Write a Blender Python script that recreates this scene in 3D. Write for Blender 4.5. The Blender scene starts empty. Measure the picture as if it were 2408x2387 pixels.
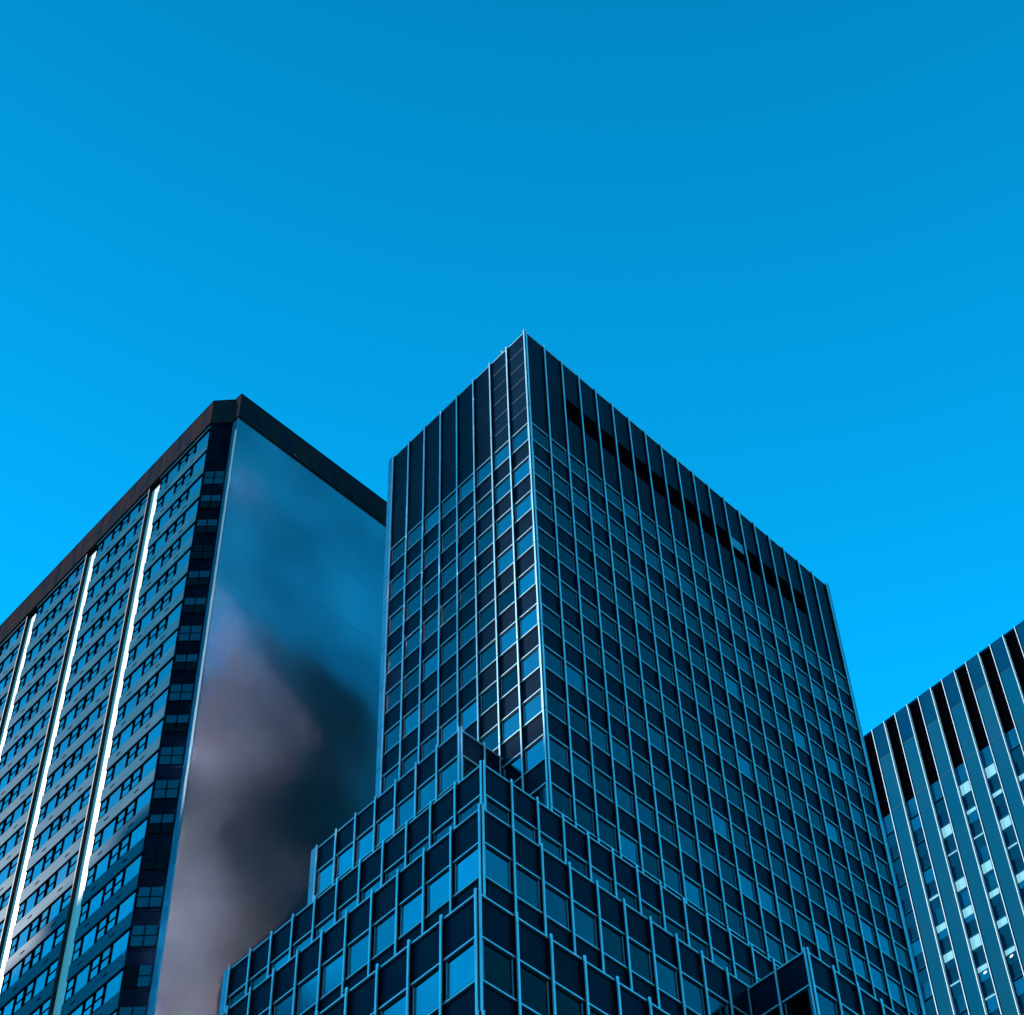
import bpy, math, random
from mathutils import Vector, Matrix

# ------------------------------------------------------------------ camera
SC = bpy.context.scene
AZ = 0.7796987670981896                      # street grid turned against the view
CX, CY = 1.994, 68.616                       # foot of the tower's near corner, camera stands at the origin
EYE = 1.7
PITCH, ROLL = 0.7991806403, -0.0316734622
FPX, PX, PY = 4654.065, 1204.018, 2000.936   # focal length and principal point, pixels of a 2408 x 2387 picture
FW = Vector((0, math.cos(PITCH), math.sin(PITCH)))
RT0 = Vector((1, 0, 0)); UP0 = RT0.cross(FW)
RT = RT0 * math.cos(ROLL) + UP0 * math.sin(ROLL)
UP = -RT0 * math.sin(ROLL) + UP0 * math.cos(ROLL)
cam = bpy.data.cameras.new('camera'); camo = bpy.data.objects.new('camera', cam)
SC.collection.objects.link(camo); SC.camera = camo
m3 = Matrix((RT, UP, -FW)).transposed()
camo.matrix_world = Matrix.Translation((0, 0, EYE)) @ m3.to_4x4()
cam.sensor_width = 36; cam.sensor_fit = 'HORIZONTAL'
cam.lens = 36 * FPX / 2408
cam.shift_x = -(PX - 1204) / 2408
cam.shift_y = (PY - 1193.5) / 2408
cam.clip_start = 0.5; cam.clip_end = 6000

# ------------------------------------------------------------------ sky and sun
ER = Vector((math.cos(AZ), math.sin(AZ), 0)); EL = Vector((-math.sin(AZ), math.cos(AZ), 0))
SUN_EL = math.radians(35)
SH = Vector((-0.574, 0.819))                 # towards the sun, in street-grid axes
sun_h = (ER * SH.x + EL * SH.y).normalized()
to_sun = Vector((sun_h.x * math.cos(SUN_EL), sun_h.y * math.cos(SUN_EL), math.sin(SUN_EL)))
world = bpy.data.worlds.new("World"); SC.world = world; world.use_nodes = True
nt = world.node_tree; bg = nt.nodes['Background']
sky = nt.nodes.new('ShaderNodeTexSky'); sky.sky_type = 'NISHITA'; sky.sun_disc = False
sky.sun_elevation = SUN_EL; sky.sun_rotation = math.atan2(to_sun.x, to_sun.y)
sky.air_density = 1.0; sky.dust_density = 0.0; sky.ozone_density = 1.0
# deep cyan-blue air that pales towards the horizon
tint = nt.nodes.new('ShaderNodeMix'); tint.data_type = 'RGBA'; tint.blend_type = 'MULTIPLY'
tint.inputs[0].default_value = 1.0; tint.inputs[7].default_value = (0.006, 1.33, 1.66, 1)
tcw = nt.nodes.new('ShaderNodeTexCoord'); sepw = nt.nodes.new('ShaderNodeSeparateXYZ')
ramp = nt.nodes.new('ShaderNodeMapRange'); ramp.inputs[1].default_value = 0.70; ramp.inputs[2].default_value = 0.94
ramp.inputs[3].default_value = 1.98; ramp.inputs[4].default_value = 1.0
pale = nt.nodes.new('ShaderNodeVectorMath'); pale.operation = 'SCALE'
nt.links.new(tcw.outputs['Generated'], sepw.inputs[0]); nt.links.new(sepw.outputs['Z'], ramp.inputs[0])
nt.links.new(sky.outputs[0], tint.inputs[6]); nt.links.new(tint.outputs[2], pale.inputs[0]); nt.links.new(ramp.outputs[0], pale.inputs['Scale'])
side = nt.nodes.new('ShaderNodeMapRange'); side.inputs[1].default_value = -0.35; side.inputs[2].default_value = 0.30
side.inputs[3].default_value = 0.80; side.inputs[4].default_value = 1.06
even = nt.nodes.new('ShaderNodeVectorMath'); even.operation = 'SCALE'
nt.links.new(sepw.outputs['X'], side.inputs[0]); nt.links.new(side.outputs[0], even.inputs['Scale'])
nt.links.new(pale.outputs[0], even.inputs[0]); nt.links.new(even.outputs[0], bg.inputs[0]); bg.inputs[1].default_value = 0.075
sun = bpy.data.lights.new('sun', 'SUN'); suno = bpy.data.objects.new('sun', sun); SC.collection.objects.link(suno)
sun.energy = 5.0; sun.angle = math.radians(0.5); sun.color = (1.0, 0.93, 0.86)
suno.rotation_euler = (-to_sun).to_track_quat('-Z', 'Y').to_euler()
suno.location = (-200, 0, 300)
SC.view_settings.view_transform = 'Standard'; SC.view_settings.look = 'None'
SC.view_settings.exposure = 0.95; SC.view_settings.gamma = 1.0
SC.cycles.max_bounces = 8; SC.cycles.use_denoising = True; SC.cycles.blur_glossy = 0.0; SC.cycles.sample_clamp_indirect = 0

rng = random.Random(7)
COL = SC.collection

# ------------------------------------------------------------------ materials
def mat(name, col, rough=0.5, metal=0.0, spec=0.5, noise=None, bump=None, emit=None, coat=0.0, tint=None):
    """noise = (scale xyz, amount, second colour); bump = (scale, strength)"""
    m = bpy.data.materials.new(name); m.use_nodes = True
    t = m.node_tree; b = t.nodes['Principled BSDF']
    b.inputs['Base Color'].default_value = (*col, 1); b.inputs['Roughness'].default_value = rough
    b.inputs['Metallic'].default_value = metal; b.inputs['Specular IOR Level'].default_value = spec
    b.inputs['Coat Weight'].default_value = coat
    if tint: b.inputs['Specular Tint'].default_value = (*tint, 1)
    if emit:
        b.inputs['Emission Color'].default_value = (*emit[0], 1); b.inputs['Emission Strength'].default_value = emit[1]
    tc = t.nodes.new('ShaderNodeTexCoord')
    if noise:
        mp = t.nodes.new('ShaderNodeMapping'); mp.inputs['Scale'].default_value = noise[0]
        n = t.nodes.new('ShaderNodeTexNoise'); n.inputs['Scale'].default_value = 1.0; n.inputs['Detail'].default_value = 5
        r = t.nodes.new('ShaderNodeValToRGB')
        lo, hi = (noise[3] if len(noise) > 3 else (0.35, 0.68))
        r.color_ramp.elements[0].position = lo; r.color_ramp.elements[1].position = hi
        r.color_ramp.elements[0].color = (*col, 1)
        r.color_ramp.elements[1].color = (*[a + (c - a) * noise[1] for a, c in zip(col, noise[2])], 1)
        t.links.new(tc.outputs['Object'], mp.inputs[0]); t.links.new(mp.outputs[0], n.inputs['Vector'])
        t.links.new(n.outputs['Fac'], r.inputs[0]); t.links.new(r.outputs[0], b.inputs['Base Color'])
    if bump:
        mp2 = t.nodes.new('ShaderNodeMapping'); mp2.inputs['Scale'].default_value = bump[0]
        n2 = t.nodes.new('ShaderNodeTexNoise'); n2.inputs['Scale'].default_value = 1.0; n2.inputs['Detail'].default_value = bump[2] if len(bump) > 2 else 2
        bp = t.nodes.new('ShaderNodeBump'); bp.inputs['Strength'].default_value = bump[1]; bp.inputs['Distance'].default_value = 1.0
        t.links.new(tc.outputs['Object'], mp2.inputs[0]); t.links.new(mp2.outputs[0], n2.inputs['Vector'])
        t.links.new(n2.outputs['Fac'], bp.inputs['Height']); t.links.new(bp.outputs[0], b.inputs['Normal'])
    return m

M = {}
M['panel'] = mat('dark spandrel panel', (.001, .006, .016), .28, 0, .025, ((.5, .5, .18), 1, (.002, .010, .022)), tint=(.35, .6, 1))
M['panel_plain'] = mat('dark plant floor panel', (.001, .003, .009), .30, 0, .025, ((.8, .8, .15), 1, (.001, .006, .014)), tint=(.35, .6, 1))
M['louvre'] = mat('black louvre', (.001, .001, .002), .9, 0, .0)
M['web'] = mat('dark mullion web', (.004, .005, .009), .5, 0, .05)
M['alu'] = mat('pale aluminium', (.37, .60, .69), .38, .45, .5, ((1, 1, .35), 1, (.27, .48, .56)))
M['alu_dull'] = mat('dull aluminium', (.20, .26, .32), .42, .7, .4, ((1, 1, .5), 1, (.15, .19, .25)))
M['seam'] = mat('dark seam', (.01, .012, .016), .6, 0, .2)
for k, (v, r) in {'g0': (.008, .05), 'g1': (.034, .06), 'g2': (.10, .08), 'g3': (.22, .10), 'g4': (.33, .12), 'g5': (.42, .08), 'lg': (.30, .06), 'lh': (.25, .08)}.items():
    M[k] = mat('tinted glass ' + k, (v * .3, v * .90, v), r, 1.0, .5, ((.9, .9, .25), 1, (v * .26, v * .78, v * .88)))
# left-hand block
M['enamel'] = mat('weathered enamel spandrel', (.0005, .068, .114), .30, .0, .009, ((.9, .25, .5), 1, (.03, .085, .13), (.48, .74)), ((1.1, .35, .7), .005, 4))
M['white'] = mat('white stone channel', (.50, .49, .48), .40, 0, .30, ((.5, .5, .12), 1, (.46, .45, .44)))
M['black'] = mat('black jamb', (.006, .006, .008), .6, 0, .2)
M['frame'] = mat('black window frame', (.001, .002, .004), .6, 0, .0)
M['chamfer'] = mat('dark corner cladding', (.0004, .002, .006), .5, 0, .01, ((.6, .6, .2), 1, (.0008, .004, .010)))
M['rust'] = mat('stained parapet metal', (.027, .017, .019), .7, 0, .0, ((1.2, 1.2, .25), 1, (.006, .014, .024), (.42, .66)))
M['edge'] = mat('blue wall edge trim', (.002, .090, .150), .5, 0, .05)
M['roof'] = mat('roof membrane', (.10, .10, .10), .8)
# right-hand block
M['pier'] = mat('blue grey pier', (.004, .064, .116), .7, 0, .0, ((.3, .3, .10), 1, (.001, .062, .118)))
M['pier_b'] = mat('blue grey pier upper', (.0005, .034, .085), .7, 0, .0, ((.3, .3, .2), 1, (.001, .042, .085)))
M['fin'] = mat('bright metal fin', (.55, .60, .62), .5, .2, .2)
M['rb_panel'] = mat('blue infill panel', (.001, .050, .100), .6, 0, .0, ((.5, .5, .5), 1, (.001, .07, .15)))
M['rb_span'] = mat('dark blue infill', (.001, .034, .066), .6, 0, .0, ((.5, .5, .5), 1, (.001, .024, .06)))
M['ceil'] = mat('lit office ceiling', (.03, .10, .14), .6, 0, .05, None, None, ((.30, .76, .92), .40))
M['lamp'] = mat('lit ceiling lamp', (.8, .8, .8), .5, 0, .3, None, None, ((.85, .95, 1.0), .8))
# out of the picture, unseen surfaces
M['stone'] = mat('pale metal cladding', (.085, .074, .100), .065, 1.0, .5)  # mirror finish of the added towers, throws sun on to the end wall
M['dk'] = mat('dark window band', (.04, .05, .06), .2, 0, .5)
M['ground'] = mat('city ground', (.10, .10, .10), .9, 0, .2, ((.05, .05, .05), 1, (.14, .14, .135)))
M['asphalt'] = mat('asphalt', (.05, .05, .052), .9, 0, .2, ((2, 2, 2), 1, (.065, .065, .065)))
M['kerb'] = mat('pavement concrete', (.30, .30, .29), .85, 0, .2, ((1, 1, 1), 1, (.24, .24, .235)))
M['line'] = mat('road paint', (.75, .75, .72), .7)

# blank metal end wall of the left-hand block: sheen, slight waviness, panel joints
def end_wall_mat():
    m = mat('brushed metal end wall', (.18, .235, .27), .17, .80, .5, ((.11, .11, .075), 1, (.40, .43, .47), (.38, .66)), ((.13, .13, .08), .38, 1))  # pale mottling in the colour stands in for reflected sun patches
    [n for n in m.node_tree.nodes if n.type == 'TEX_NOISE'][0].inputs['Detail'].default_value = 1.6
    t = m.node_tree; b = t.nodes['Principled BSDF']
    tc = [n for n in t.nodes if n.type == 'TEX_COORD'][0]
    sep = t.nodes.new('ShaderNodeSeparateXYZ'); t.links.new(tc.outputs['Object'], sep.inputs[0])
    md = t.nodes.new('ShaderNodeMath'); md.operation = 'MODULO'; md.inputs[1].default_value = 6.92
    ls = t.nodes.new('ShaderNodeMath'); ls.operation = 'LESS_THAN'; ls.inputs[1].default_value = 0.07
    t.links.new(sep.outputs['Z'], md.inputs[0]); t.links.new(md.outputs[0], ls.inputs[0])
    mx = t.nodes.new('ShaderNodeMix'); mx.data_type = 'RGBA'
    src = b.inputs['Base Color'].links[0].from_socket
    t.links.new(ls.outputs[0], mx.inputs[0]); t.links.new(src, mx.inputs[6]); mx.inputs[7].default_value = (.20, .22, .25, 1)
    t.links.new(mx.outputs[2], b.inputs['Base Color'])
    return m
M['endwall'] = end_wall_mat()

# ------------------------------------------------------------------ mesh helpers
class MB:
    def __init__(s): s.v = []; s.f = []; s.mi = []; s.mats = []
    def mat_i(s, k):
        if k not in s.mats: s.mats.append(k)
        return s.mats.index(k)
    def hexa(s, p, k, front=None):
        """p: eight corners (bottom ring then top ring); front: material key of the first side face"""
        n = len(s.v); s.v += p; i = s.mat_i(k); j = s.mat_i(front) if front else i
        for q, fi in (((0, 1, 2, 3), i), ((4, 7, 6, 5), i), ((0, 4, 5, 1), j), ((1, 5, 6, 2), i), ((2, 6, 7, 3), i), ((3, 7, 4, 0), i)):
            s.f.append([n + a for a in q]); s.mi.append(fi)
    def prism(s, poly, z0, z1, k, top=None):
        n = len(s.v); c = len(poly); i = s.mat_i(k); j = s.mat_i(top) if top else i
        s.v += [(x, y, z0) for x, y in poly] + [(x, y, z1) for x, y in poly]
        s.f.append([n + a for a in range(c)][::-1]); s.mi.append(i)
        s.f.append([n + c + a for a in range(c)]); s.mi.append(j)
        for a in range(c):
            b = (a + 1) % c; s.f.append([n + a, n + b, n + c + b, n + c + a]); s.mi.append(i)
    def join(s, o):
        n = len(s.v); s.v += o.v; ix = [s.mat_i(k) for k in o.mats]
        s.f += [[n + a for a in q] for q in o.f]; s.mi += [ix[a] for a in o.mi]
    def build(s, name, parent=None, origin=(0, 0)):
        me = bpy.data.meshes.new(name)
        me.from_pydata([(x - origin[0], y - origin[1], z + EYE) for x, y, z in s.v], [], s.f)
        for k in s.mats: me.materials.append(M[k])
        me.polygons.foreach_set('material_index', s.mi)
        import bmesh
        bm = bmesh.new(); bm.from_mesh(me); bmesh.ops.recalc_face_normals(bm, faces=bm.faces); bm.to_mesh(me); bm.free()
        o = bpy.data.objects.new(name, me); COL.objects.link(o)
        if parent: o.parent = parent
        return o

class Fr:
    """a vertical plane: s runs along it, d stands out of it; u, v are the street-grid axes"""
    def __init__(s, o, a, n): s.o, s.a, s.n = o, a, n
    def p(s, x, d, z): return (s.o[0] + s.a[0] * x + s.n[0] * d, s.o[1] + s.a[1] * x + s.n[1] * d, z)
    def box(s, mb, s0, s1, d0, d1, z0, z1, k, front=None):
        P = s.p
        mb.hexa([P(s0, d1, z0), P(s1, d1, z0), P(s1, d0, z0), P(s0, d0, z0), P(s0, d1, z1), P(s1, d1, z1), P(s1, d0, z1), P(s0, d0, z1)], k, front)
    def pane(s, mb, s0, s1, d, z0, z1, k, tilt=.004):
        a, b = rng.uniform(-tilt, tilt), rng.uniform(-tilt, tilt); P = s.p
        w, h = s1 - s0, z1 - z0
        ds = lambda x, y: d + a * (x - .5) * w * 2 + b * (y - .5) * h * 2
        mb.hexa([P(s0, ds(0, 0), z0), P(s1, ds(1, 0), z0), P(s1, d - .03, z0), P(s0, d - .03, z0), P(s0, ds(0, 1), z1), P(s1, ds(1, 1), z1), P(s1, d - .03, z1), P(s0, d - .03, z1)], k)
def RF(u, v): return Fr((u, v), (1, 0), (0, -1))      # faces the street on the right
def LF(u, v): return Fr((u, v), (0, 1), (-1, 0))      # faces the street on the left

def px(p):
    w = ER * p[0] + EL * p[1] + Vector((CX, CY, p[2])); d = w.dot(FW)
    if d <= 1: return None
    return PX + FPX * w.dot(RT) / d, PY - FPX * w.dot(UP) / d
def shown(mb):
    q = [px(p) for p in mb.v[:8]]
    if any(a is None for a in q): return 0
    x = sum(a[0] for a in q) / len(q); y = sum(a[1] for a in q) / len(q)
    if not (-30 < x < 2440 and -30 < y < 2420): return 0
    return (max(a[0] for a in q) - min(a[0] for a in q)) * (max(a[1] for a in q) - min(a[1] for a in q))

def empty(name, u, v, label, cat, group=None):
    o = bpy.data.objects.new(name, None); COL.objects.link(o); w = ER * u + EL * v
    o.location = (w.x + CX, w.y + CY, 0); o.rotation_euler = (0, 0, AZ); o.empty_display_size = 3
    o['label'] = label; o['category'] = cat
    if group: o['group'] = group
    return o

def emit(name, items, parent, origin, limit=100):
    """items: (mesh, [(sub-part name, mesh), ...]); the largest ones in the picture stand alone, the rest become one part"""
    items = sorted(items, key=lambda it: -shown(it[0]) * (it[2] if len(it) > 2 else 1))
    for it in items[:limit]:
        o = it[0].build(name, parent, origin)
        for n, mb in it[1]: mb.build(n, o, origin)
    rest = items[limit:]
    if rest:
        mb = MB()
        for it in rest:
            mb.join(it[0])
            for _, s in it[1]: mb.join(s)
        o = mb.build(name, parent, origin); o['kind'] = 'stuff'

# ------------------------------------------------------------------ ground and street
def flat(name, poly, z, k, zt=None):
    mb = MB(); mb.prism(poly, (z - .3 if zt is None else zt) - EYE, z - EYE, k)
    me = mb.build(name); me['kind'] = 'structure'
    me.location = (CX, CY, 0); me.rotation_euler = (0, 0, AZ); return me
flat('ground', [(-1500, -1500), (1500, -1500), (1500, 1500), (-1500, 1500)], -0.02, 'ground')
flat('road', [(-70, -1400), (-56, -1400), (-56, 1400), (-70, 1400)], -0.008, 'asphalt', -.016)
for n, (a, b) in (('road_marking', (-63.1, -62.9)),):
    flat(n, [(a, -1400), (b, -1400), (b, 1400), (a, 1400)], -0.002, 'line', -.006)
flat('pavement', [(-56, -1400), (-45, -1400), (-45, 1400), (-56, 1400)], 0.0, 'kerb', -.014)
flat('pavement', [(-81, -1400), (-70, -1400), (-70, 1400), (-81, 1400)], 0.12, 'kerb', -.014)

# ------------------------------------------------------------------ glass office tower with setbacks
GZ = -EYE
T = empty('office_tower', 0, 0, 'dark glass office tower with thin pale mullions and stepped lower tiers, in the centre', 'office tower')
TO = (0, 0)
WR, WL, ROW = 1.6503, 1.6794, 1.9
ZT, ZR = 121.05, 109.75
walls, mullions, sills, windows, louvres, covers, infills = [], [], [], [], [], [], []

def mullion(fr, s, z0, z1, w=.092, d=.21):
    mb = MB()
    fr.box(mb, s - w * .32, s + w * .32, -.02, d - .06, z0, z1 - .03, 'web')
    fr.box(mb, s - w * .5, s + w * .5, d - .06, d, z0, z1, 'alu')
    z = z1 - 9.4 - rng.uniform(0, .1)                      # splice joints in the cap
    while z > z0 + 4:
        fr.box(mb, s - w * .5 - .004, s + w * .5 + .004, d - .05, d + .004, z, z + .045, 'seam'); z -= 7.6
    mullions.append((mb, []))
def sill(fr, s0, s1, z, h=.072, d=.085):
    mb = MB(); fr.box(mb, s0, s1, -.02, d, z - h / 2, z + h / 2, 'alu')
    fr.box(mb, s0, s1, -.02, d - .05, z - h / 2 - .09, z - h / 2, 'web')
    sills.append((mb, []))
def window(fr, s0, s1, z0, z1, g, vis=1):
    f = MB(); w = .045
    fr.box(f, s0, s0 + w, -.02, .055, z0, z1, 'alu_dull'); fr.box(f, s1 - w, s1, -.02, .055, z0, z1, 'alu_dull')
    fr.box(f, s0 + w, s1 - w, -.02, .05, z0, z0 + w * .7, 'web'); fr.box(f, s0 + w, s1 - w, -.02, .05, z1 - w * .7, z1, 'web')
    p = MB(); fr.pane(p, s0 + w, s1 - w, .015, z0 + w * .7, z1 - w * .7, g)
    windows.append((f, [('pane', p)], vis))

def face(fr, nb, w, ztop, rows, zbot, glass, cap=None, vis=1, skip_last=False, plain=None, side_gap=.13, first=0):
    """rows: heights of the horizontal bars from the top down; windows lie between rows[0]-[1], [2]-[3] ..."""
    n = nb + 1 - (1 if skip_last else 0)
    for i in range(first, n):
        mullion(fr, i * w - (.07 if i == 0 else 0), zbot, ztop)
    s1 = nb * w
    sl = [ztop - .11] + rows
    for z in sl: sill(fr, .0, s1, z)
    for k in range(0, len(rows) - 1, 2):
        for i in range(nb):
            g = glass(i, k // 2)
            window(fr, i * w + side_gap, (i + 1) * w - side_gap, rows[k + 1] + .08, rows[k] - .16, g, vis)

def pick(*ks): return rng.choice(ks)
# --- shaft, right-hand face
body = MB()
body.prism([(0, 0), (31.5, 0), (31.5, 13.75), (0, 13.75)], GZ, ZT - .12, 'panel', 'roof')
fR, fL = RF(0, 0), LF(0, 0)
rowsR = [ZR - ROW * k for k in range(0, 31)]
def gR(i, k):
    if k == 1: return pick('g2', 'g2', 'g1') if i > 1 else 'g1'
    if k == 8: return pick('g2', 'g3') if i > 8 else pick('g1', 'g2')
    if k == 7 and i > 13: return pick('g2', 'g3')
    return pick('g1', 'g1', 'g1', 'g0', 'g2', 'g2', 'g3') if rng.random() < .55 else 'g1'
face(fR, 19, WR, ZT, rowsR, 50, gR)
rowsL = [ZR - ROW * k for k in range(0, 20)]
LM = {}
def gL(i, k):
    if i < 2: return pick('g4', 'g3', 'g4', 'g5') if rng.random() < .78 else 'g1'  # paler glass puts the sunlit look of the corner bays into colour
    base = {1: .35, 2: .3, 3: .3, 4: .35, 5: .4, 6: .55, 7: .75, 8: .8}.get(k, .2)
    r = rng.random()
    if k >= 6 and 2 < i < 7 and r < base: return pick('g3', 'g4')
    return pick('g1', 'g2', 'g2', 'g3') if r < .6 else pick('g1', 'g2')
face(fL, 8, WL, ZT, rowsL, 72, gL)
# plain panels of the plant floors, with faint joints, and the black louvre band
for i in range(19):
    for z0, z1 in ((ZR + .1, 114.1), (116.55, ZT - .3)) if 2 <= i < 17 else ((ZR + .1, ZT - .3),):
        mb = MB(); fR.box(mb, i * WR + .12, (i + 1) * WR - .12, -.02, .05 + rng.uniform(-.01, .01), z0, z1, 'panel_plain'); infills.append((mb, []))
    if 2 <= i < 17:
        lv = MB(); fR.box(lv, i * WR + .06, (i + 1) * WR - .06, -.02, .01, 114.12, 116.53, 'louvre')
        for q in range(7):
            z = 114.3 + q * .32
            if not (i == 12 and q > 3): fR.box(lv, i * WR + .06, (i + 1) * WR - .06, .01, .03, z, z + .09, 'louvre')
        if i == 12: fR.box(lv, i * WR + .10, (i + 1) * WR - .10, .01, .05, 115.4, 116.5, 'alu_dull')
        louvres.append((lv, []))
for i in range(8):
    mb = MB()
    n = 6
    for q in range(n):
        z0 = ZR + .1 + q * 1.86
        fL.box(mb, i * WL + .13, (i + 1) * WL - .13, -.02, .05 + rng.uniform(-.008, .008), z0, z0 + 1.83, 'panel' if i < 2 else 'panel_plain')
        if i < 2: fL.box(mb, i * WL + .13, (i + 1) * WL - .13, -.02, .075, z0 + 1.83, z0 + 1.86, 'alu_dull')
    infills.append((mb, []))
mb = MB(); fL.box(mb, 8 * WL + .08, 8 * WL + .46, -.3, .20, 50, ZT - .1, 'alu_dull'); covers.append(mb)
for z in [ZT - 3 - 3.8 * q for q in range(16)]: fL.box(mb, 8 * WL + .07, 8 * WL + .47, -.2, .206, z, z + .05, 'seam')
mb = MB(); fR.box(mb, 31.40, 31.62, -.2, .22, 50, ZT, 'alu_dull'); covers.append(mb)
mb = MB(); mb.prism([(-.15, -.15), (.04, -.15), (.04, .04), (-.15, .04)], 50, ZT - .02, 'web'); covers.append(mb)
walls.append(('shaft_wall', body))

# unseen roof blocks, added to darken what the end wall reflects
for a in ((13, 31, 12, 13.5, 150), (9, 12.99, 10, 13.5, 142), (6, 8.99, 9.6, 13.5, 135)):
    b = MB(); b.prism([(a[0], a[2]), (a[1], a[2]), (a[1], a[3]), (a[0], a[3])], ZT - .3, a[4], 'panel_plain', 'roof'); walls.append(('plant_room', b))
# --- stepped tiers: corner (u, v), top, bays right / left
def tier(u, v, zt, nr, nl, u1, v1, nrow, gr, gl, wr=WR, wl=WL, cover=True, first_r=0, skip_r=False, black=None):
    b = MB(); b.prism([(u, v), (u1, v), (u1, v1), (u, v1)], GZ, zt - .12, 'panel', 'roof')
    walls.append(('tier_wall', b))
    rows = [zt - 2.06 - 1.95 * k for k in range(nrow)]
    zb = rows[-1] - 1.0
    face(RF(u, v), nr, wr, zt, rows, zb, gr, skip_last=skip_r)
    face(LF(u, v), nl, wl, zt, rows, zb, gl)
    c = MB(); c.prism([(u - .15, v - .15), (u + .04, v - .15), (u + .04, v + .04), (u - .15, v + .04)], zb, zt - .02, 'web'); covers.append(c)
    if cover:
        c = MB(); f = LF(u, v); f.box(c, nl * wl + .08, nl * wl + .46, -.3, .20, zb, zt - .1, 'alu_dull')
        for z in [zt - 3 - 3.8 * q for q in range(5)]: f.box(c, nl * wl + .07, nl * wl + .47, -.2, .206, z, z + .05, 'seam')
        covers.append(c)
dk = lambda i, k: pick('g1', 'g1', 'g2')
lt = lambda i, k: pick('g2', 'g3', 'g3', 'g4')
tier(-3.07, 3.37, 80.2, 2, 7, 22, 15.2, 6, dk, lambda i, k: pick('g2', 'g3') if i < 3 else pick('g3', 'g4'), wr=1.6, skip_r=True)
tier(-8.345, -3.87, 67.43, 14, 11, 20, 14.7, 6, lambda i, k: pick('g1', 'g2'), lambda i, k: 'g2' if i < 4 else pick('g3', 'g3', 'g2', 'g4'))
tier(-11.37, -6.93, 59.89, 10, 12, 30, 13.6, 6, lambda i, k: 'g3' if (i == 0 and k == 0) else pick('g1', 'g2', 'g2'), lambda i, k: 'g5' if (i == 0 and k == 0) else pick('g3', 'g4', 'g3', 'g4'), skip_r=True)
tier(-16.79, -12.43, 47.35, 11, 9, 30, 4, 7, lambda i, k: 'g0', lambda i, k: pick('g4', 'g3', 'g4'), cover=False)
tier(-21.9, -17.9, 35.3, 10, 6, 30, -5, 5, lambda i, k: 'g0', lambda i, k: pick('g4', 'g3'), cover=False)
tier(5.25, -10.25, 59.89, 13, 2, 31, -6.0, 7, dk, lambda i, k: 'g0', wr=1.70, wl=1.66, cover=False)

for n, b in walls: b.build(n, T, TO)
emit('mullion', mullions, T, TO); emit('transom', sills, T, TO); emit('window', windows, T, TO)
emit('louvre', louvres, T, TO); emit('plant_floor_panel', infills, T, TO)
for c in covers: c.build('corner_trim', T, TO)
# small white beacon on the roof edge
b = MB(); fb = LF(.35, 0)
fb.box(b, 2.30, 2.42, -.06, .06, ZT - .4, ZT + .45, 'alu')
b.prism([(.35 + .20 * math.cos(a * math.pi / 5), 2.36 + .20 * math.sin(a * math.pi / 5)) for a in range(10)], ZT + .45, ZT + .75, 'alu')
b.prism([(.35 + .28 * math.cos(a * math.pi / 5), 2.36 + .28 * math.sin(a * math.pi / 5)) for a in range(10)], ZT + .75, ZT + .80, 'alu')
b.build('roof_beacon', T, TO)

# ------------------------------------------------------------------ left-hand block: ribbon windows, white channels, blank metal end wall
B = empty('apartment_block', -3, 34.7, 'tall block with white vertical strips on one side and a blank metal end wall', 'tower block')
BO = (-3, 34.7)
UL, VE = -3.0, 34.7
ZP0, ZP1 = 147.1, 150.5
FLH, NK = 3.46, range(-6, 15)
zrow = lambda k: 98.35 + FLH * k
b = MB(); b.prism([(-2.68, 75), (-2.68, 34.85), (-1.45, 33.62), (-1.45, 33.4), (40, 33.4), (40, 75)], GZ, ZP0 + .1, 'chamfer', 'roof'); b.build('core_wall', B, BO)
b = MB(); b.prism([(-3.14, 75.1), (-3.14, 34.62), (-1.83, 33.26), (-1.80, 32.42), (40.1, 32.42), (40.1, 75.1)], ZP0, ZP1, 'rust', 'roof')
b.prism([(-3.17, 75.1), (-3.17, 34.60), (-1.86, 33.23), (-1.83, 32.39), (40.1, 32.39), (40.1, 75.1)], ZP1, ZP1 + .12, 'rust', 'roof')
b.build('parapet', B, BO)
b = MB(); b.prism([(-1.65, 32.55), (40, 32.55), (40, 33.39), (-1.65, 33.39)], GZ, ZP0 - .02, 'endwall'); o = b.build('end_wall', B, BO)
b = MB(); b.prism([(-1.70, 32.53), (-1.65, 32.53), (-1.65, 33.30), (-1.70, 33.30)], GZ, ZP0 - .03, 'edge'); b.build('edge_trim', o, BO)  # strip added over the wall edge, its blue hides the sunlit white
fl = LF(UL, 0)
ZB = zrow(-6) - 3
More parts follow.
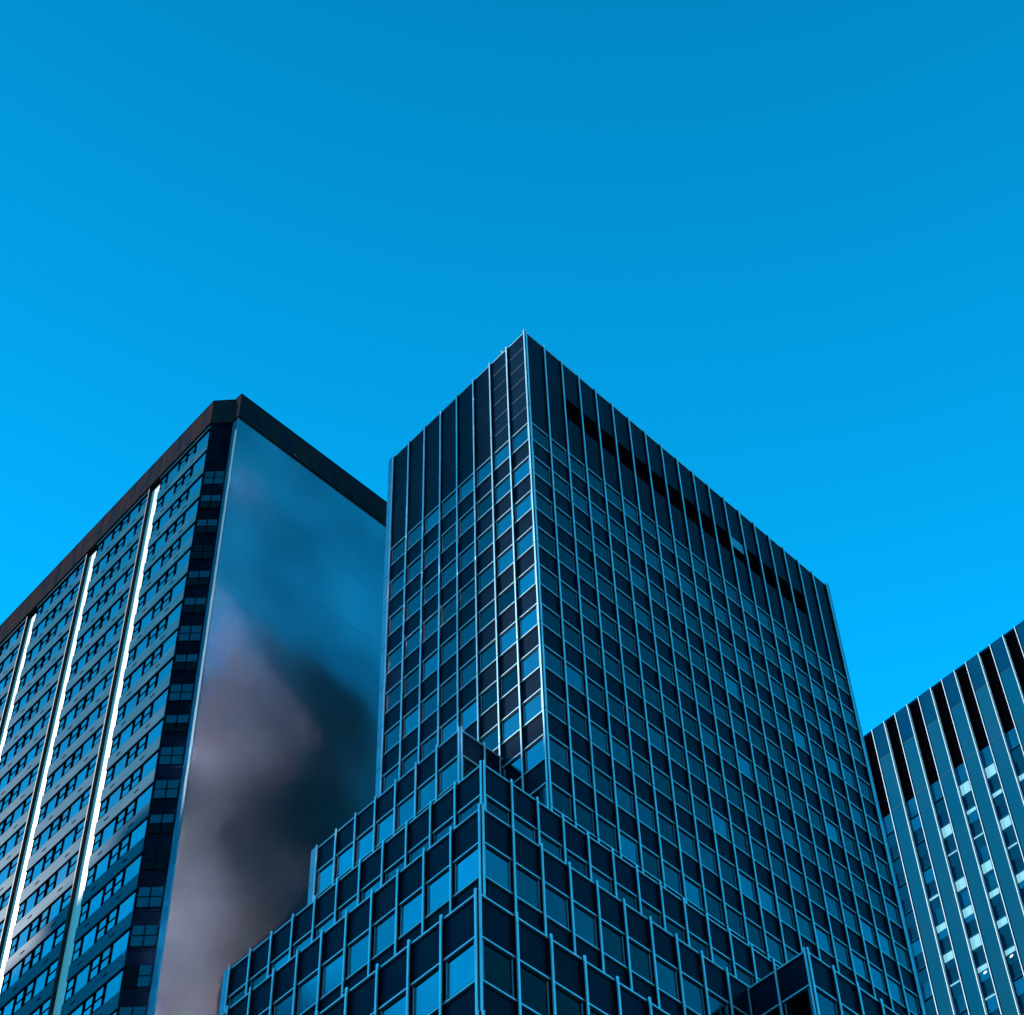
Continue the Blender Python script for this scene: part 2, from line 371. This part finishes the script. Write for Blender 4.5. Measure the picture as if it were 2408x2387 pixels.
# bays between the channels: (from, to, pattern)
bays = [(VE + .05, 41.87, [('B', 34.80, 36.78), ('D', 36.88, 37.92), ('D', 38.04, 39.06), ('B', 39.15, 40.85), ('D', 40.93, 41.82)])]
chan = []
for n in range(4):
    c = 41.87 + 9.47 * n
    chan.append((c, c + 1.55))
    o = c - 41.87
    if n < 3 or True:
        bays.append((c + 1.55, min(c + 9.47, 75), [(k, a + o, e + o) for k, a, e in (('D', 43.55, 44.78), ('B', 44.88, 46.45), ('D', 46.53, 47.50), ('D', 47.72, 48.76), ('B', 48.88, 50.36), ('D', 50.44, 51.28))]))
wins, spans = [], []
for a, e, pat in bays:
    bk = MB(); fl.box(bk, a, min(e, 75), -.30, -.16, ZB, ZP0, 'frame'); bk.build('wall_backing', B, BO)
    for k in NK:
        z1 = zrow(k); z0 = z1 - 2.05; zs = zrow(k + 1) - 2.05 if k < 14 else ZP0
        if zs - z1 > .05:
            s = MB(); fl.box(s, a, e, -.16, 0, z1, zs, 'enamel')
            if k < 14:
                for dv in ([36.6 - VE + VE - a, 40.2 - a] if a < 36 else [1.6, 5.4]):
                    fl.box(s, a + dv, a + dv + .55, -.02, .012, z1 + .62, z1 + .76, 'frame')
            spans.append((s, []))
        for kind, p, q in pat:
            if q > 74: continue
            f = MB(); t = .06
            fl.box(f, p, p + t, -.16, -.05, z0, z1, 'frame'); fl.box(f, q - t, q, -.16, -.05, z0, z1, 'frame')
            fl.box(f, p + t, q - t, -.16, -.06, z1 - t, z1, 'frame'); fl.box(f, p + t, q - t, -.16, -.06, z0, z0 + t, 'frame')
            g = pick('lg', 'lg', 'lh')
            pn = MB()
            if kind == 'D':
                zm = z0 + 1.02
                fl.box(f, p + t, q - t, -.16, -.055, zm, zm + .10, 'frame')
                fl.pane(pn, p + t, q - t, -.10, zm + .10, z1 - t, g, .003); fl.pane(pn, p + t, q - t, -.09, z0 + t + .12, zm, g, .003)
                fl.box(f, p + t, q - t, -.16, -.03, z0 + t, z0 + t + .12, 'frame')
            else: fl.pane(pn, p + t, q - t, -.10, z0 + t, z1 - t, g, .003)
            wins.append((f, [('pane', pn)]))
for a, e in chan:
    c = MB(); fl.box(c, a, e, -.31, -.27, ZB, ZP0 - .35, 'white'); o = c.build('channel', B, BO)
    j = MB(); fl.box(j, e - .02, e + .10, -.27, .03, ZB, ZP0 - .02, 'black'); j.build('jamb', o, BO)  # black here carries the shade on the side of the recess
# chamfered dark corner with four-pane windows
dv = Vector((1.38, -1.35)); L = dv.length; dv.normalize()
fc = Fr((-3.0, 34.7), (dv.x, dv.y), (-abs(dv.y), -abs(dv.x)))
b = MB(); fc.box(b, 0, L, -.30, 0, ZB, ZP0, 'chamfer')
for k in range(-6, 15): fc.box(b, 0, L, -.01, .012, zrow(k) - 2.25, zrow(k) - 2.20, 'frame')
b.build('corner_wall', B, BO)
kinds = {12: 4, 11: 2, 10: 2, 9: 0, 8: 2, 7: 2, 6: 4, 5: 2, 4: 4, 3: 2, 2: 4, 1: 4, 0: 2, -1: 1, -2: 4, -3: 4, -4: 3, -5: 2, -6: 2}
for k, kd in kinds.items():
    z1 = zrow(k); zz = [(z1 - .88, z1 - .06), (z1 - 1.84, z1 - 1.0)]
    f = MB(); fc.box(f, .12, L - .12, -.02, .03, z1 - 1.95, z1 + .02, 'frame')
    pn = MB()
    for r, (za, zb) in enumerate(zz):
        for s0, s1 in ((.18, L / 2 - .05), (L / 2 + .05, L - .18)):
            lit = (r == 0 and kd in (2, 4)) or (r == 1 and kd == 4) or (kd == 3 and s0 > .3) 
            if kd == 1: lit = False
            fc.pane(pn, s0, s1, .05, za, zb, 'g2' if lit else 'g0', .003)
    wins.append((f, [('pane', pn)]))
emit('window', wins, B, BO); emit('spandrel', spans, B, BO)

# ------------------------------------------------------------------ right-hand block: tall piers, recessed window columns
RU = 78.1
K = empty('pier_block', RU, 0, 'blue grey block with bright edged vertical piers and recessed lit windows', 'office block')
KO = (RU, 0)
fk = LF(RU, 0)
ZK = 162.6
b = MB(); b.prism([(RU + .40, -12), (RU + 45, -12), (RU + 45, 42), (RU + .40, 42)], GZ, ZK - .3, 'rb_span', 'roof'); b.build('core_wall', K, KO)
b = MB(); fk.box(b, -12, 42, -.5, -.02, ZK, ZK + .15, 'pier_b'); b.build('roof_coping', K, KO)
PIT = 3.183
piers, fins, kw, ki, kl = [], [], [], [], []
light = {(1, 0): 0, (2, 0): 0, (3, 0): 1.0, (4, 0): 1.0, (2, 1): .95, (3, 1): .3, (4, 1): .35, (5, 1): .45, (2, 2): .1, (3, 2): .12, (4, 2): .9, (5, 2): .12,
         (1, 2): 0, (1, 3): .18, (2, 3): .9, (3, 3): .85, (4, 3): .12, (5, 3): .6, (1, 4): .55, (2, 4): .75, (3, 4): .5, (4, 4): .7, (5, 4): .2,
         (1, 5): .65, (2, 5): 1.0, (3, 5): .6, (4, 5): .4, (1, 6): .12, (2, 6): .4, (3, 6): .4, (4, 6): .6, (5, 6): .3, (2, 7): .12, (3, 7): 0}
for i in range(-2, 12):
    v0 = 25.55 - PIT * i                      # left edge of the pier = right edge of the recess
    vr = v0 + 1.52
    p = MB(); a, e = v0 - PIT + 1.52, v0
    fk.box(p, a, e, -.5, 0, 157.75, ZK, 'pier_b'); fk.box(p, a, e, -.5, -.004, 157.70, 157.75, 'seam')
    fk.box(p, a, e, -.5, 0, 149.85, 157.70, 'pier'); fk.box(p, a, e, -.5, -.004, 149.80, 149.85, 'seam')
    z = 149.80
    while z > 90:
        fk.box(p, a, e, -.5, rng.uniform(-.003, .003), z - 7.55, z, 'pier'); fk.box(p, a, e, -.5, -.006, z - 7.6, z - 7.55, 'pier'); z -= 7.6
    piers.append((p, []))
    for s in (a, e):
        f = MB(); fk.box(f, s - .03, s + .03, -.3, .08, 90, ZK + .1, 'fin'); fins.append((f, []))
    l = MB(); fk.box(l, v0 + .05, vr - .05, -.40, -.34, 149.8, ZK - .02, 'louvre')
    for q in range(24): fk.box(l, v0 + .05, vr - .05, -.34, -.30, 150 + q * .52, 150.2 + q * .52, 'louvre')
    kl.append((l, []))
    t = MB(); fk.box(t, v0 + .05, vr - .05, -.40, -.22, 147.4, 149.78, 'rb_panel'); ki.append((t, []))
    for r in range(0, 16):
        z1 = 147.3 - 3.8 * r
        f = MB(); fk.box(f, v0 + .05, vr - .05, -.40, -.20, z1 - .04, z1 + .08, 'rb_panel')
        fk.box(f, v0 + .05, v0 + .12, -.40, -.26, z1 - 1.9, z1 - .04, 'rb_span'); fk.box(f, vr - .12, vr - .05, -.40, -.26, z1 - 1.9, z1 - .04, 'rb_span')
        pn = MB(); fk.pane(pn, v0 + .12, vr - .12, -.32, z1 - 1.88, z1 - .05, pick('g2', 'g2', 'g2', 'g3'), .004)
        sub = [('pane', pn)]
        h = light.get((i, r), rng.choice((0, 0, 0, .1, .25)) if i > 5 or r > 6 else 0)
        if h:
            c = MB(); fk.box(c, v0 + .30, vr - .13, -.30, -.285, z1 - .10 - 1.45 * h, z1 - .06, 'ceil'); sub.append(('lit_ceiling', c))
            if rng.random() < .3 and h < .9 and r > 2:
                c = MB(); s = v0 + rng.uniform(.5, .95); z = z1 - .35 - 1.72 * h
                c.prism([(RU + .292 - .0, s + .17 * math.cos(q * math.pi / 6)) for q in range(1)] or [], z, z, 'lamp') if False else None
                n = len(c.v); ii = c.mat_i('lamp')
                c.v += [(RU + .285, s + .20 * math.cos(q * math.pi / 6), z + .10 * math.sin(q * math.pi / 6) - .04 * math.cos(q * math.pi / 6)) for q in range(12)]
                c.v += [(RU + .305, s + .20 * math.cos(q * math.pi / 6), z + .10 * math.sin(q * math.pi / 6) - .04 * math.cos(q * math.pi / 6)) for q in range(12)]
                c.f.append(list(range(n, n + 12))); c.mi.append(ii); c.f.append(list(range(n + 12, n + 24))); c.mi.append(ii)
                for q in range(12): c.f.append([n + q, n + (q + 1) % 12, n + 12 + (q + 1) % 12, n + 12 + q]); c.mi.append(ii)
                sub.append(('ceiling_lamp', c))
        kw.append((f, sub))
        s = MB(); fk.box(s, v0 + .05, vr - .05, -.40, -.24, z1 - 3.70, z1 - 1.93, rng.choice(('rb_span', 'rb_span', 'rb_span', 'rb_panel'))); ki.append((s, []))
emit('pier', piers, K, KO); emit('edge_fin', fins, K, KO); emit('louvre', kl, K, KO); emit('infill_panel', ki, K, KO); emit('window', kw, K, KO)

# ------------------------------------------------------------------ unseen buildings added to shade the shown ones and mirror sun on to them
def slab(name, label, parts, win):
    u0 = parts[0][0]; v0 = parts[0][2]
    o = empty(name, u0, v0, label, 'building')
    for u0_, u1, v0_, v1, z in parts:
        b = MB(); b.prism([(u0_, v0_), (u1, v0_), (u1, v1), (u0_, v1)], GZ, z, 'stone', 'roof'); b.build('wall', o, (u0, v0))  # wall of the added tower, 'stone' is its mirror finish
        w = MB(); zz = 6
        while zz < z - 3:
            for fr, ln in win(u0_, u1, v0_, v1):
                s = 1.5
                while s < ln - 2.5: fr.box(w, s, s + 1.6, -.1, .05, zz, zz + 1.9, 'dk'); s += 3.6
            zz += 3.8
        w.build('window_rows', o, (u0, v0))['kind'] = 'stuff'
slab('stepped_tower', 'huge stepped stone tower far down the left street, outside the photo',
     [(-130, -120, 130, 155, 205), (-130, -120, 155, 189.1, 226), (-130, -120, 189.1, 196.5, 285), (-130, -120, 196.5, 206, 243), (-130, -120, 206, 214, 240.5), (-130, -120, 214, 220, 238), (-130, -120, 220, 250, 228)],
     lambda a, b, c, d: [(Fr((b, c), (0, 1), (1, 0)), d - c)])
# an added, unseen mirror tower turned 8 degrees off the grid throws the sun back on to the blank end wall
WA = Vector((.9906, .1370)); WN = Vector((-.1370, .9906)); wo = (-66, -76)
W = empty('mirror_clad_tower', wo[0], wo[1], 'tall pale metal clad tower across the street behind the viewpoint, outside the photo', 'tower block')
fw = Fr(wo, (WA.x, WA.y), (WN.x, WN.y)); WW = 60
b = MB(); fw.box(b, 0, WW, -30, -.2, GZ, 205, 'dk'); b.build('core_wall', W, wo)  # dark core of the added mirror tower
b = MB(); zz = 60
SUNV = Vector((SH.x * math.cos(SUN_EL), SH.y * math.cos(SUN_EL), math.sin(SUN_EL)))
hot = [(1.4, 92.2)] * 3 + [(4.9, 91.6)] * 3 + [(-.2, 105.3)] * 3 + [(-1.1, 103)] * 2 + [(-1.0, 86)] * 3 + [(3.9, 116.7), (3.6, 116.0), (7.0, 114), (0, 117), (-.2, 121), (-.2, 120.6), (-1.1, 138), (6.1, 146.4), (7.0, 98), (4, 109), (3.8, 108)]
while zz < 200:                                   # every panel is aimed to throw the sun at a chosen wall spot
    for q in range(WW // 4):
        c = Vector(fw.p(q * 4 + 2, .3, zz + 1.3))
        tu, tz = (rng.choice(hot) if rng.random() < .30 else (rng.triangular(-2.8, 6.5, -1), rng.triangular(64, 122, 82)))
        n = (SUNV + (Vector((tu, 32.5, tz)) - c).normalized()).normalized()
        if n.dot(Vector((WN.x, WN.y, 0))) < .8: continue
        ax = Vector((0, 0, 1)).cross(n).normalized(); ay = n.cross(ax)
        P = [c + ax * (sx * 1.7) + ay * (sy * 1.3) for sx, sy in ((-1, -1), (1, -1), (1, 1), (-1, 1))]
        b.hexa([tuple(p - n * .12) for p in P] + [tuple(p) for p in P], 'stone')  # added sun mirror, 'stone' is its mirror finish
    zz += 3.8
o = b.build('cladding_panels', W, wo); o['kind'] = 'stuff'
